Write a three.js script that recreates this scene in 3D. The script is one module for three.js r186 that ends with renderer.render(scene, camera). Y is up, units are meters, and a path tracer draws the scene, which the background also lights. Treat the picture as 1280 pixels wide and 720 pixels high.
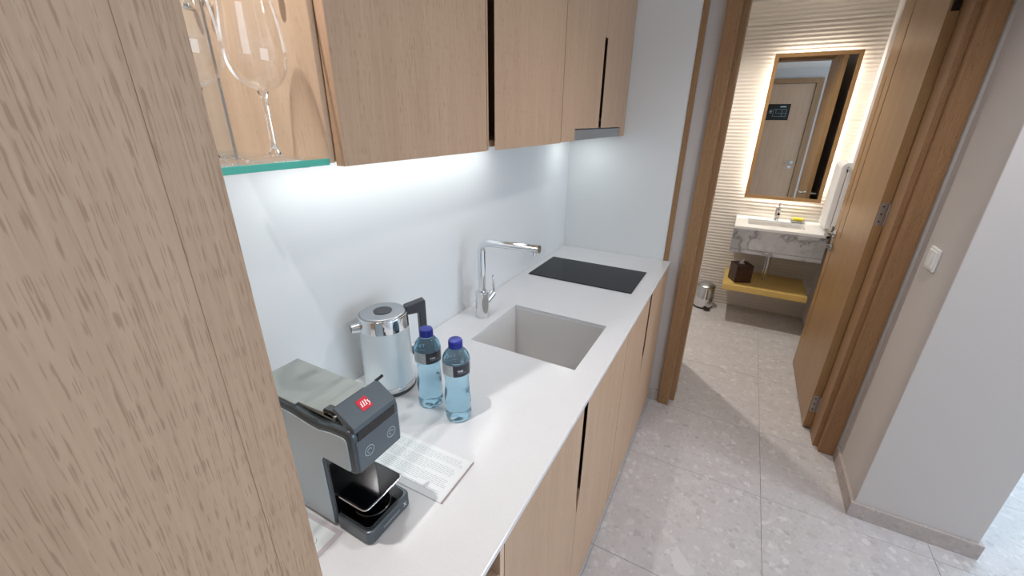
import * as THREE from 'three';
import { RoundedBoxGeometry } from 'three/addons/geometries/RoundedBoxGeometry.js';
import { mergeGeometries, mergeVertices, toCreasedNormals } from 'three/addons/utils/BufferGeometryUtils.js';
import { RectAreaLightUniformsLib } from 'three/addons/lights/RectAreaLightUniformsLib.js';

// ---------------------------------------------------------------- camera, sky, large lights, exposure
const scene = new THREE.Scene();
const camera = new THREE.PerspectiveCamera(70, 1280 / 720, 0.02, 60);
camera.position.set(0, 1.6, 0);
camera.rotation.order = 'YXZ';
camera.rotation.set(-0.3893, 0.4952, 0.01154);
const renderer = new THREE.WebGLRenderer({ antialias: true });
renderer.toneMapping = THREE.LinearToneMapping;
renderer.toneMappingExposure = 0.39;
renderer.shadowMap.enabled = true;
RectAreaLightUniformsLib.init();
scene.background = new THREE.Color().setRGB(0.75, 0.88, 1.0);

function areaLight(w, h, color, intensity, [x, y, z], [tx, ty, tz], parent = scene, name = 'area_light') {
  const l = new THREE.RectAreaLight(color, intensity, w, h);
  l.name = name; l.position.set(x, y, z); l.lookAt(tx, ty, tz); parent.add(l);
  return l;
}
const C = (r, g, b) => new THREE.Color().setRGB(r, g, b);
// daylight coming in at the lounge window
areaLight(2.5, 1.9, C(0.72, 0.86, 1.0), 10.0, [4.36, 1.3, -0.3], [0, 1.3, -0.3], scene, 'window_daylight');
areaLight(2.3, 2.1, C(0.62, 0.84, 1.0), 9.0, [2.5, 1.2, -4.17], [2.5, 1.2, 0], scene, 'window_daylight');  // light of the added lounge window, brightens the floor past the wall block

// ---------------------------------------------------------------- helpers
let seed = 7;
const rnd = () => { seed = (seed * 1664525 + 1013904223) >>> 0; return seed / 4294967296; };
const used = {};
function numbered(name) { const n = used[name] = (used[name] ?? -1) + 1; return n ? `${name}_${String(n).padStart(3, '0')}` : name; }
function mesh(name, geo, mat, parent = scene) {
  const m = new THREE.Mesh(geo, mat);
  m.name = parent === scene ? numbered(name) : name; m.castShadow = m.receiveShadow = true; parent.add(m);
  return m;
}
function thing(name, label, category, group) {
  const g = new THREE.Group(); g.name = numbered(name); g.userData = { label, category };
  if (group) g.userData.group = group;
  scene.add(g); return g;
}
function struct(name, label, category, geo, mat) {
  const o = geo ? mesh(name, geo, mat) : new THREE.Group();
  if (!geo) { o.name = numbered(name); scene.add(o); }
  o.userData = { label, category, kind: 'structure' };
  return o;
}
function place(g, x, y, z) { // move a group's origin to the thing's base without moving its parts
  g.position.set(x, y, z);
  for (const c of g.children) c.position.sub(g.position);
  return g;
}
// uv in metres; grain runs along the axis named by `grain`
function uvm(geo, grain = 'y', off = [0, 0]) {
  const g = geo.index ? geo.toNonIndexed() : geo;
  const p = g.attributes.position, uv = new Float32Array(p.count * 2);
  const a = new THREE.Vector3(), b = new THREE.Vector3(), c = new THREE.Vector3();
  for (let i = 0; i < p.count; i += 3) {
    a.fromBufferAttribute(p, i); b.fromBufferAttribute(p, i + 1); c.fromBufferAttribute(p, i + 2);
    const n = b.clone().sub(a).cross(c.clone().sub(a));
    const ax = Math.abs(n.x), ay = Math.abs(n.y), az = Math.abs(n.z);
    const k = ax >= ay && ax >= az ? 0 : ay >= az ? 1 : 2;
    for (const [j, v] of [[i, a], [i + 1, b], [i + 2, c]]) {
      let q;
      if (grain === 'y') q = k === 0 ? [v.z, v.y] : k === 1 ? [v.x, v.z] : [v.x, v.y];
      else if (grain === 'x') q = k === 0 ? [v.z, v.y] : k === 1 ? [v.z, v.x] : [v.y, v.x];
      else q = k === 0 ? [v.y, v.z] : k === 1 ? [v.x, v.z] : [v.x, v.y];
      uv[j * 2] = q[0] + off[0]; uv[j * 2 + 1] = q[1] + off[1];
    }
  }
  g.setAttribute('uv', new THREE.BufferAttribute(uv, 2));
  return g;
}
// box from corner ranges, edges rounded by r
function box(x0, x1, y0, y1, z0, z1, r = 0.0015, grain = 'y', off) {
  const w = Math.abs(x1 - x0), h = Math.abs(y1 - y0), d = Math.abs(z1 - z0);
  const rr = Math.min(r, w / 2.2, h / 2.2, d / 2.2);
  const g = r > 0 ? new RoundedBoxGeometry(w, h, d, 2, rr) : new THREE.BoxGeometry(w, h, d);
  g.translate((x0 + x1) / 2, (y0 + y1) / 2, (z0 + z1) / 2);
  return uvm(g, grain, off);
}
function shape(pts, holes = []) {
  const s = new THREE.Shape(pts.map(([a, b]) => new THREE.Vector2(a, b)));
  for (const h of holes) s.holes.push(new THREE.Path(h.map(([a, b]) => new THREE.Vector2(a, b))));
  return s;
}
function extrude(s, d, bevel = 0, seg = 2, curve = 8) {
  return new THREE.ExtrudeGeometry(s, { depth: d - 2 * bevel, bevelEnabled: bevel > 0, bevelThickness: bevel, bevelSize: bevel, bevelOffset: -bevel, bevelSegments: seg, curveSegments: curve }).translate(0, 0, bevel);
}
const basis = (a, b, c) => new THREE.Matrix4().makeBasis(new THREE.Vector3(...a), new THREE.Vector3(...b), new THREE.Vector3(...c));
function prismX(pts, x0, x1, bevel = 0, grain = 'y', off, holes = []) { // pts are [z, y]
  const g = extrude(shape(pts.map(([z, y]) => [-z, y]), holes.map(h => h.map(([z, y]) => [-z, y]))), x1 - x0, bevel);
  return uvm(g.applyMatrix4(basis([0, 0, -1], [0, 1, 0], [1, 0, 0])).translate(x0, 0, 0), grain, off);
}
function prismZ(pts, z0, z1, bevel = 0, grain = 'y', off, holes = []) { // pts are [x, y]
  return uvm(extrude(shape(pts, holes), z1 - z0, bevel).translate(0, 0, z0), grain, off);
}
function prismY(pts, y0, y1, bevel = 0, grain = 'z', off, holes = []) { // pts are [x, z]
  const f = q => q.map(([x, z]) => [x, -z]);
  const g = extrude(shape(f(pts), holes.map(f)), y1 - y0, bevel);
  return uvm(g.applyMatrix4(basis([1, 0, 0], [0, 0, -1], [0, 1, 0])).translate(0, y0, 0), grain, off);
}
const rect = (a0, a1, b0, b1) => [[a0, b0], [a1, b0], [a1, b1], [a0, b1]];
function rrect(a0, a1, b0, b1, r, n = 5) {
  const o = [];
  for (const [cx, cy, s] of [[a1 - r, b1 - r, 0], [a0 + r, b1 - r, 1], [a0 + r, b0 + r, 2], [a1 - r, b0 + r, 3]])
    for (let i = 0; i <= n; i++) { const t = (s + i / n) * Math.PI / 2; o.push([cx + r * Math.cos(t), cy + r * Math.sin(t)]); }
  return o;
}
function cyl(r0, r1, h, at, seg = 32, dir) { // base at `at`, pointing along dir (default up)
  const g = new THREE.CylinderGeometry(r1, r0, h, seg).translate(0, h / 2, 0);
  if (dir) g.applyQuaternion(new THREE.Quaternion().setFromUnitVectors(new THREE.Vector3(0, 1, 0), new THREE.Vector3(...dir).normalize()));
  return g.translate(...at);
}
const lathe = (pts, seg = 48) => new THREE.LatheGeometry(pts.map(([r, y]) => new THREE.Vector2(r, y)), seg);
function tube(pts, r, seg = 48, rad = 16) {
  const path = new THREE.CurvePath(); const v = pts.map(p => new THREE.Vector3(...p));
  return new THREE.TubeGeometry(new THREE.CatmullRomCurve3(v, false, 'centripetal'), seg, r, rad);
}
const merge = gs => mergeGeometries(gs.map(g => { const q = g.index ? g.toNonIndexed() : g; for (const k of Object.keys(q.attributes)) if (!['position', 'normal', 'uv'].includes(k)) q.deleteAttribute(k); return q; }));

// ---------------------------------------------------------------- procedural textures
function h2(x, y, s) { let n = Math.imul(x, 374761393) ^ Math.imul(y, 668265263) ^ Math.imul(s, 2246822519); n = Math.imul(n ^ (n >>> 13), 1274126177); return ((n ^ (n >>> 16)) >>> 0) / 4294967296; }
function pn(x, y, px, py, s) { // periodic value noise
  const x0 = Math.floor(x), y0 = Math.floor(y), fx = x - x0, fy = y - y0, u = fx * fx * (3 - 2 * fx), v = fy * fy * (3 - 2 * fy);
  const m = (a, p) => ((a % p) + p) % p, xa = m(x0, px), xb = m(x0 + 1, px), ya = m(y0, py), yb = m(y0 + 1, py);
  const a = h2(xa, ya, s), b = h2(xb, ya, s), c = h2(xa, yb, s), d = h2(xb, yb, s);
  return a + (b - a) * u + (c - a) * v + (a - b - c + d) * u * v;
}
function dataTex(w, h, W, H, fn, srgb = true) {
  const d = new Uint8Array(w * h * 4);
  for (let j = 0; j < h; j++) for (let i = 0; i < w; i++) {
    const c = fn(i / w, j / h, i, j), k = (j * w + i) * 4;
    d[k] = Math.max(0, Math.min(255, c[0])); d[k + 1] = Math.max(0, Math.min(255, c[1])); d[k + 2] = Math.max(0, Math.min(255, c[2])); d[k + 3] = 255;
  }
  const t = new THREE.DataTexture(d, w, h); t.wrapS = t.wrapT = THREE.RepeatWrapping; t.magFilter = THREE.LinearFilter; t.minFilter = THREE.LinearMipmapLinearFilter; t.generateMipmaps = true;
  if (srgb) t.colorSpace = THREE.SRGBColorSpace;
  t.repeat.set(1 / W, 1 / H); t.needsUpdate = true;
  return t;
}
function woodMat({ light, dark, pore, s = 1, w = 512, h = 1024, W = 0.4, H = 0.8, bands = 9, fibre = 120, pores = 0.5, poreLen = 60, rough = 0.55, bump = 0.00025, band = 0.5, coat = 0, fibreLen = 10, poreFib = 0, poreAt = 0.74 }) {
  const bumpD = new Float32Array(w * h);
  const map = dataTex(w, h, W, H, (u, v, i, j) => {
    const warp = (pn(u * 3, v * 2, 3, 2, s + 5) - 0.5) * 0.05;
    const uu = u + warp;
    const b1 = pn(uu * bands, v * 2, bands, 2, s), b2 = pn(uu * bands * 4, v * 3, bands * 4, 3, s + 1);
    const f = 0.6 * pn(uu * fibre, v * fibreLen, fibre, fibreLen, s + 2) + 0.4 * pn(uu * fibre * 2, v * fibreLen * 2, fibre * 2, fibreLen * 2, s + 7);
    let t = band * (0.6 * b1 + 0.4 * b2) + (1 - band) * f;
    const pf = poreFib || Math.round(fibre * 1.6);
    const p0 = pn(uu * pf, v * poreLen, pf, poreLen, s + 3), pm = pn(uu * bands * 2, v * 4, bands * 2, 4, s + 4);
    const p = Math.max(0, Math.min(1, (p0 - poreAt + 0.16 * (pm - 0.5)) * 6)) * pores;
    bumpD[j * w + i] = 1 - p - 0.25 * (1 - f);
    const o = [];
    for (let k = 0; k < 3; k++) { const c = dark[k] + (light[k] - dark[k]) * t; o.push(c + (pore[k] - c) * p); }
    return o;
  });
  const bm = dataTex(w, h, W, H, (u, v, i, j) => { const q = bumpD[j * w + i] * 255; return [q, q, q]; }, false);
  return new THREE.MeshPhysicalMaterial({ map, bumpMap: bm, bumpScale: bump, roughness: rough, clearcoat: coat, clearcoatRoughness: 0.35 });
}
function canvasTex(w, h, draw, W = 0, H = 0) {
  const c = document.createElement('canvas'); c.width = w; c.height = h; draw(c.getContext('2d'), w, h);
  const t = new THREE.CanvasTexture(c); t.colorSpace = THREE.SRGBColorSpace; t.magFilter = THREE.LinearFilter;
  if (W) { t.wrapS = t.wrapT = THREE.RepeatWrapping; t.repeat.set(1 / W, 1 / H); }
  return t;
}
const std = o => new THREE.MeshPhysicalMaterial(o);

// ---------------------------------------------------------------- materials
const M = {};
M.oak = woodMat({ light: [206, 175, 147], dark: [184, 150, 123], pore: [150, 118, 92], s: 11, bands: 10, fibre: 190, pores: 0.3, band: 0.45, rough: 0.5 });
M.oakNear = woodMat({ light: [206, 175, 147], dark: [184, 150, 123], pore: [150, 118, 92], s: 23, w: 1024, h: 2048, W: 0.36, H: 0.72, bands: 14, fibre: 200, fibreLen: 14, poreFib: 700, pores: 0.5, poreLen: 56, poreAt: 0.68, band: 0.45, rough: 0.6, bump: 0.00025 });
M.oakDoor = woodMat({ light: [176, 142, 100], dark: [146, 111, 72], pore: [128, 92, 56], s: 37, bands: 8, fibre: 190, pores: 0.3, rough: 0.38, bump: 0.00012 });
M.oakCasing = woodMat({ light: [174, 138, 100], dark: [138, 103, 70], pore: [112, 78, 50], s: 41, bands: 14, fibre: 190, pores: 0.5, rough: 0.5 });
M.oakPale = woodMat({ light: [230, 203, 176], dark: [202, 170, 141], pore: [180, 144, 116], s: 53, bands: 4, fibre: 90, pores: 0.2, band: 0.75, rough: 0.5 });
M.paint = std({ color: 0xcbc6c4, roughness: 0.85, bumpMap: dataTex(256, 256, 0.25, 0.25, (u, v) => { const q = 255 * (0.6 * pn(u * 64, v * 64, 64, 64, 3) + 0.4 * pn(u * 128, v * 128, 128, 128, 4)); return [q, q, q]; }, false), bumpScale: 0.00015 });
M.ceiling = std({ color: 0xf0efec, roughness: 0.9 });
M.splash = std({ color: 0xe6e8e9, roughness: 0.32 });
M.counter = std({ roughness: 0.2, map: dataTex(256, 256, 0.3, 0.3, (u, v) => { const q = 231 + 2.5 * (pn(u * 90, v * 90, 90, 90, 8) - 0.5) + 1.5 * (pn(u * 9, v * 9, 9, 9, 9) - 0.5); return [q, q, q + 2]; }) });
M.basin = std({ color: 0xe4e2e0, roughness: 0.3 });
M.glassBlack = std({ color: 0x14161c, roughness: 0.18, specularIntensity: 0.35 });
M.chrome = std({ color: 0xe2e4e6, metalness: 1, roughness: 0.08 });
M.steel = std({ color: 0xb9bcc0, metalness: 1, roughness: 0.32 });
M.hoodMetal = std({ color: 0xa6a9ad, metalness: 0.7, roughness: 0.45 });
M.mirror = std({ color: 0xeaeef0, metalness: 1, roughness: 0.0 });
M.white = std({ color: 0xeceff0, roughness: 0.35 });
M.kettle = std({ color: 0xdfe9ec, roughness: 0.18, clearcoat: 0.6, clearcoatRoughness: 0.08 });
M.darkPlastic = std({ color: 0x3a3d42, roughness: 0.4 });
M.blackGloss = std({ color: 0x07080c, roughness: 0.12, clearcoat: 0.5 });
M.gunmetal = std({ color: 0x5d656b, metalness: 0.75, roughness: 0.3 });
M.sidePlate = std({ color: 0xb6c2ca, metalness: 0.25, roughness: 0.28 });
M.topPlate = std({ color: 0xa0a6a3, metalness: 0.45, roughness: 0.36 });
M.slate = std({ color: 0x5b656d, roughness: 0.35, metalness: 0.3 });
M.clear = std({ color: 0xffffff, transmission: 1, roughness: 0, ior: 1.5, thickness: 0.002 });
M.shelfGlass = std({ color: 0xfafcfc, transmission: 1, roughness: 0, ior: 1.5, thickness: 0 });
M.shelfEdge = std({ color: C(0.16, 0.72, 0.6), transmission: 0.35, roughness: 0.3, thickness: 0 });
M.thinGlass = std({ color: 0xffffff, transmission: 1, roughness: 0, ior: 1.5, thickness: 0 });
M.water = std({ color: C(0.72, 0.9, 0.98), transmission: 0.9, roughness: 0.02, ior: 1.33, thickness: 0.06, attenuationColor: C(0.6, 0.87, 1.0), attenuationDistance: 0.1 });
M.cap = std({ color: 0x22309c, roughness: 0.35 });
M.towel = std({ color: 0xe9e8ea, roughness: 1, sheen: 0.6, sheenRoughness: 0.8, bumpMap: dataTex(256, 256, 0.06, 0.06, (u, v) => { const q = 255 * pn(u * 40, v * 40, 40, 40, 77); return [q, q, q]; }, false), bumpScale: 0.001 });
M.darkLeather = woodMat({ light: [92, 58, 38], dark: [46, 26, 16], pore: [24, 14, 10], s: 71, w: 256, h: 512, W: 0.15, H: 0.3, bands: 6, fibre: 60, pores: 0.4, rough: 0.4 });
M.tissue = std({ color: 0xf4f4f2, roughness: 0.95 });
M.soap = std({ color: 0xe8d23a, roughness: 0.4 });
M.grout = std({ color: 0xa6a3a2, roughness: 0.9 });
M.ribTile = std({ color: 0xd6cec6, roughness: 0.45 });
M.led = std({ color: 0xffffff, emissive: 0xffffff, emissiveIntensity: 2.0 });
M.ledWarm = std({ color: 0xffffff, emissive: C(1, 0.88, 0.66), emissiveIntensity: 3.0 });
M.lens = std({ color: 0xffffff, emissive: 0xfff4e6, emissiveIntensity: 3.0 });

// terrazzo: stone chips of many sizes set in a pale grey matrix
function chips(ctx, w, h, n, rMin, rMax, cols, alpha) {
  for (let i = 0; i < n; i++) {
    const x = rnd() * w, y = rnd() * h, r = rMin + (rMax - rMin) * Math.pow(rnd(), 3), k = 5 + Math.floor(rnd() * 4), a0 = rnd() * 6.28, el = 0.5 + rnd() * 0.5, rot = rnd() * 6.28;
    const pts = []; for (let j = 0; j < k; j++) { const a = a0 + j / k * 6.283 + (rnd() - 0.5) * 0.6, q = r * (0.7 + rnd() * 0.5); const px = Math.cos(a) * q, py = Math.sin(a) * q * el; pts.push([px * Math.cos(rot) - py * Math.sin(rot), px * Math.sin(rot) + py * Math.cos(rot)]); }
    const c = cols[Math.floor(rnd() * cols.length)], d = (rnd() - 0.5) * 12;
    ctx.fillStyle = `rgba(${c[0] + d | 0},${c[1] + d | 0},${c[2] + d | 0},${alpha * (0.6 + 0.4 * rnd())})`;
    for (const ox of [-w, 0, w]) for (const oy of [-h, 0, h]) {
      if (x + ox < -r * 2 || x + ox > w + r * 2 || y + oy < -r * 2 || y + oy > h + r * 2) continue;
      ctx.beginPath(); pts.forEach(([px, py], j) => j ? ctx.lineTo(x + ox + px, y + oy + py) : ctx.moveTo(x + ox + px, y + oy + py)); ctx.closePath(); ctx.fill();
    }
  }
}
const terrazzoTex = canvasTex(2048, 2048, (ctx, w, h) => {
  ctx.fillStyle = 'rgb(198,195,197)'; ctx.fillRect(0, 0, w, h);
  chips(ctx, w, h, 900, 30, 90, [[202, 199, 200], [192, 189, 191], [206, 204, 205], [195, 190, 190]], 0.5);
  chips(ctx, w, h, 6500, 4, 22, [[210, 208, 209], [184, 181, 183], [176, 174, 177], [201, 196, 195], [215, 213, 214]], 0.55);
  chips(ctx, w, h, 800, 8, 38, [[220, 218, 219], [206, 204, 205], [180, 177, 178], [224, 222, 223]], 0.7);
  chips(ctx, w, h, 50, 22, 50, [[226, 224, 226], [170, 168, 171], [219, 216, 216]], 0.7);
  chips(ctx, w, h, 14000, 1.5, 5, [[221, 219, 220], [168, 166, 168], [192, 188, 187]], 0.55);
}, 1.2, 1.2);
M.terrazzo = std({ map: terrazzoTex, roughness: 0.42 });
M.terrazzoBase = std({ map: terrazzoTex, color: 0xe8dfd8, roughness: 0.5 });
M.marble = std({ roughness: 0.18, map: dataTex(512, 512, 0.7, 0.7, (u, v) => {
  let q = 0, a = 1, p = 4; for (let k = 0; k < 5; k++) { q += a * (pn(u * p, v * p, p, p, 90 + k) - 0.5); a *= 0.55; p *= 2; }
  const vein = Math.pow(1 - Math.min(1, Math.abs(Math.sin((u * 2 + v * 3) * Math.PI + q * 4.5)) * 1.5), 2), v2 = Math.pow(1 - Math.min(1, Math.abs(Math.sin((u * 3 - v * 2) * Math.PI + q * 6)) * 3), 3);
  const g = 184 + 34 * q - 50 * vein - 16 * v2; return [g, g, g + 3];
}) });
M.marbleTop = std({ color: 0xeef0f1, roughness: 0.15 });

// ---------------------------------------------------------------- the setting
const CEIL = 2.45;
{ // floor of square terrazzo slabs with fine joints
  const f = struct('floor', 'pale grey terrazzo floor of large square slabs with fine joints', 'floor');
  mesh('floor_bed', box(-2.0, 4.55, -0.1, -0.003, -4.35, 1.25, 0), M.grout, f);
  const xs = []; for (let x = 0.356 - 0.603 * 4; x < 4.5; x += 0.603) xs.push(x);
  const zs = [1.2, 0.61, 0.013, -0.584, -1.181, -1.778, -2.266, -2.866, -3.466, -4.066, -4.33];
  let n = 0;
  for (let i = 0; i + 1 < xs.length; i++) for (let j = 0; j + 1 < zs.length; j++) {
    const g = 0.0008;
    mesh('floor_tile', box(xs[i] + g, xs[i + 1] - g, -0.012, 0, zs[j + 1] + g, zs[j] - g, 0.0006, 'y', [(n * 0.377) % 1.2, (n * 0.731) % 1.2]), M.terrazzo, f); n++;
  }
}
{ // one large pale chip that stands out in the slab by the base cabinet
  const f = scene.getObjectByName('floor');
  mesh('stone_chip', prismY([[0.035, -1.293], [0.054, -1.334], [0.09, -1.3], [0.128, -1.259], [0.104, -1.225], [0.059, -1.234]], -0.0005, 0.0002, 0), std({ color: 0xd2d0d2, roughness: 0.42 }), f);
}
struct('ceiling', 'white plastered ceiling over the kitchenette and bathroom', 'ceiling', box(-2.05, 4.6, CEIL, CEIL + 0.1, -4.4, 1.3, 0), M.ceiling);
struct('wall_back', 'smooth white splashback wall behind the white counter', 'wall', box(-0.99, -0.868, 0, CEIL, -2.277, 1.07, 0), M.splash);
struct('wall_end', 'white end wall panel where the counter stops', 'wall', box(-0.868, -0.29, 0, CEIL, -2.282, -2.262, 0.001), M.splash);
struct('trim_1', 'slim oak edge strip closing the white end panel', 'trim', box(-0.29, -0.266, 0.885, CEIL, -2.3, -2.259, 0.001), M.oakCasing);
struct('wall_far', 'white wall around the bathroom doorway', 'wall', prismZ([[-0.99, 0], [-0.16, 0], [-0.16, 2.24], [0.65, 2.24], [0.65, 0], [0.7, 0], [0.7, CEIL], [-0.99, CEIL]], -2.425, -2.283, 0), M.paint);
struct('wall_partition', 'short wall return inside the bathroom beside the doorway', 'wall', box(-0.26, -0.142, 0, CEIL, -2.84, -2.425, 0), M.paint);
struct('wall_right', 'white wall block with taupe shaded side and a light switch', 'wall', box(0.7, 1.095, 0, CEIL, -4.3, -1.87, 0.003), M.paint);
struct('wall_left', 'white bathroom wall on the side away from the door leaf', 'wall', box(-1.9, -1.8, 0, CEIL, -4.3, -2.28, 0), M.paint);
struct('wall_front', 'white hallway wall around the entrance door, seen in the mirror', 'wall', box(-1.0, 4.5, 0, CEIL, 1.07, 1.2, 0), M.paint);
struct('wall_lounge', 'white wall closing the bright lounge beyond the wall block', 'wall', prismZ(rect(1.095, 4.5, 0, CEIL), -4.3, -4.2, 0, 'y', [0, 0], [rect(1.35, 3.65, 0.1, 2.3)]), M.paint);
struct('wall_window', 'white lounge wall around the window', 'wall', prismX(rect(-4.3, 1.2, 0, CEIL), 4.4, 4.52, 0, 'y', [0, 0], [rect(-1.55, 0.95, 0.35, 2.25)]), M.paint);
{
  const w = struct('window_1', 'large lounge window letting cool daylight in', 'window');
  mesh('window_frame', prismX(rect(-1.55, 0.95, 0.35, 2.25), 4.42, 4.48, 0.004, 'y', [0, 0], [rect(-1.49, -0.33, 0.41, 2.19), rect(-0.27, 0.89, 0.41, 2.19)]), M.white, w);
  for (const [a, b] of [[-1.49, -0.33], [-0.27, 0.89]]) mesh('pane', box(4.448, 4.454, 0.41, 2.19, a, b, 0), std({ color: 0xffffff, transmission: 1, roughness: 0, thickness: 0 }), w);
}
{
  const w = struct('window_2', 'added unseen lounge window that brightens the floor beside the wall block', 'window');  // unseen window, added to throw cool light on the lounge floor
  mesh('window_frame', prismZ(rect(1.35, 3.65, 0.1, 2.3), -4.28, -4.22, 0.004, 'y', [0, 0], [rect(1.41, 2.47, 0.16, 2.24), rect(2.53, 3.59, 0.16, 2.24)]), M.white, w);
  for (const [a, b] of [[1.41, 2.47], [2.53, 3.59]]) mesh('pane', box(a, b, 0.16, 2.24, -4.254, -4.248, 0), std({ color: 0xffffff, transmission: 1, roughness: 0, thickness: 0 }), w);
}
{ // bathroom back wall: ribbed ceramic panels
  const w = struct('wall_bathroom', 'cream ribbed tile wall behind the bathroom mirror', 'wall');
  mesh('wall_core', box(-1.9, 0.72, 0, CEIL, -4.3, -4.112, 0), M.paint, w);
  const H0 = 0.658, pitch = H0 / 24, segs = 6;
  const panel = (wd, ht) => {
    const pts = [[0, 0]]; const n = Math.round(ht / pitch * segs);
    for (let i = 0; i <= n; i++) { const y = 0.001 + (ht - 0.002) * i / n; pts.push([0.0115 + 0.0028 * (0.5 - 0.5 * Math.cos(i / segs * 2 * Math.PI)), y]); }
    pts.push([0, ht]);
    const g = extrude(shape(pts), wd - 0.002, 0);
    g.applyMatrix4(basis([0, 0, 1], [0, 1, 0], [-1, 0, 0])); // profile depth towards +z, run along x
    return g;
  };
  const P1 = panel(0.9, H0), Ptop = panel(0.9, pitch * 6), Pbot = panel(0.9, pitch * 11);
  for (const x of [0.7, -0.2, -1.1]) for (const [y, g] of [[0.0, Pbot], [0.302, P1], [0.96, P1], [1.618, P1], [2.276, Ptop]]) {
    const m = mesh('ribbed_tile', g, M.ribTile, w); m.position.set(x, y, -4.112);
  }
}
// bathroom doorway: casing on both sides, stepped towards the opening
const casing = (name, label, side) => {
  const t = struct(name, label, 'door casing');
  if (side < 0) {
    mesh('architrave', box(-0.195, -0.135, 0, 2.285, -2.325, -2.256, 0.002), M.oakCasing, t);
    mesh('jamb_lining', box(-0.165, -0.109, 0, 2.2, -2.44, -2.32, 0.002, 'y', [0.13, 0.2]), M.oakCasing, t);
  } else {
    mesh('architrave', box(0.624, 0.69, 0, 2.285, -2.325, -2.248, 0.002, 'y', [0.21, 0.1]), M.oakCasing, t);
    mesh('jamb_lining', box(0.604, 0.66, 0, 2.2, -2.42, -2.29, 0.002, 'y', [0.3, 0.3]), M.oakCasing, t);
    mesh('rebate', box(0.634, 0.66, 0, 2.2, -2.445, -2.415, 0.001), M.oakCasing, t);
  }
  return t;
};
casing('trim_2', 'light oak door casing beside the white end panel', -1);
{
  const t = casing('trim_3', 'brown oak door casing on the hinge side of the bathroom door', 1);
  // added stack of small steel rings in the hinge gap
  const rib = new THREE.TorusGeometry(0.0062, 0.0012, 6, 12);
  for (let i = 0; i < 60; i++) { const m = mesh('gap_ring', rib, M.steel, t); m.rotation.x = Math.PI / 2 + 0.5; m.position.set(0.619, 1.6 + i * 0.0068, -2.43); }
}
struct('trim_4', 'oak head casing over the bathroom doorway', 'door casing', box(-0.195, 0.69, 2.2, 2.285, -2.42, -2.25, 0.002, 'x'), M.oakCasing);
struct('trim_5', 'thin grey profile strip between oak casing and wall', 'trim', box(0.69, 0.702, 0.078, CEIL, -2.262, -2.232, 0.001), std({ color: 0xb4b2b0, roughness: 0.6 }));
struct('baseboard_right', 'grey stone skirting on the shaded side wall by the door casing', 'skirting', box(0.687, 0.705, 0, 0.075, -2.247, -1.87, 0.003), M.terrazzoBase);
struct('baseboard_front', 'grey stone skirting along the front of the wall block', 'skirting', prismY([[0.687, -1.87], [0.687, -1.857], [1.108, -1.857], [1.108, -2.4], [1.095, -2.4], [1.095, -1.87]], 0, 0.075, 0.002), M.terrazzoBase);
struct('baseboard_end', 'short piece of stone skirting between cabinet and oak casing', 'skirting', box(-0.262, -0.196, 0, 0.07, -2.285, -2.27, 0.002), M.terrazzoBase);

{ // bathroom door leaf, standing open at a right angle
  const d = struct('door_1', 'tall oak bathroom door standing open with two thin grooved lines', 'door');
  const z0 = -3.185, z1 = -2.43, T = 2.185;
  // the two thin lines are deep slots between face panels; the panel beyond each slot is cut back under its front edge
  const face = (a, b, y0, y1) => mesh('face_panel', box(0.5695, 0.5795, y0, y1, a, b, 0), M.oakDoor, d);
  const cut = (a, b, y0, y1) => mesh('face_panel', prismY([[0.5695, b], [0.5695, a], [0.5795, a], [0.5795, b - 0.064]], y0, y1, 0, 'y'), M.oakDoor, d);
  const A = -2.972, B = -3.085, g = 0.0055;
  mesh('core', merge([box(0.603, 0.6065, 0.012, T, z0, z1, 0, 'y', [0.2, 0]), ...[[A + g, z1], [B + g, A - 0.05], [z0, B - 0.05]].map(([p, q]) => box(0.5795, 0.603, 0.012, T, p, q, 0, 'y', [0.2, 0])), box(0.5795, 0.603, 0.012, 0.03, z0, z1, 0), box(0.5795, 0.603, T - 0.018, T, z0, z1, 0)]), M.oakDoor, d);
  face(A + g, z1, 0.012, T);
  cut(B + g, A - g, 0.97, T);
  face(B + g, A + g, 0.012, 0.97);
  cut(z0, B - g, 0.28, 1.83);
  face(z0, B + g, 1.83, T);
  face(z0, B + g, 0.012, 0.28);
  for (const y of [0.17, 1.22]) {
    const hg = mesh('hinge', box(0.574, 0.6, y - 0.05, y + 0.05, -2.4305, -2.4275, 0.0006), M.steel, d);
    mesh('knuckle', cyl(0.006, 0.006, 0.1, [0.608, y - 0.05, -2.428], 16), M.steel, hg);
    for (const k of [-0.034, 0, 0.034]) mesh('screw', cyl(0.0042, 0.0042, 0.0012, [0.585, y + k, -2.4277], 12, [0, 0, 1]), M.darkPlastic, hg);
  }
  mesh('door_closer', box(0.577, 0.603, 2.0, 2.16, -2.434, -2.4255, 0.002), M.blackGloss, d);
  for (const s of [-1, 1]) {
    const fx = s < 0 ? 0.5695 : 0.6065;
    const h = mesh('lever_handle', merge([tube([[fx + s * 0.004, 0.965, -3.13], [fx + s * 0.03, 0.965, -3.13], [fx + s * 0.046, 0.965, -3.125], [fx + s * 0.05, 0.965, -3.11], [fx + s * 0.05, 0.965, -3.01]], 0.009, 32, 12)]), M.steel, d);
    mesh('rosette', cyl(0.025, 0.024, 0.008, [fx, 0.965, -3.13], 32, [s, 0, 0]), M.steel, h);
    const k = mesh('lock_rosette', cyl(0.025, 0.024, 0.008, [fx, 0.885, -3.13], 32, [s, 0, 0]), M.steel, d);
    mesh('thumb_turn', box(fx + s * 0.006, fx + s * 0.024, 0.873, 0.897, -3.133, -3.127, 0.002), M.steel, k);
  }
}
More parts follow.
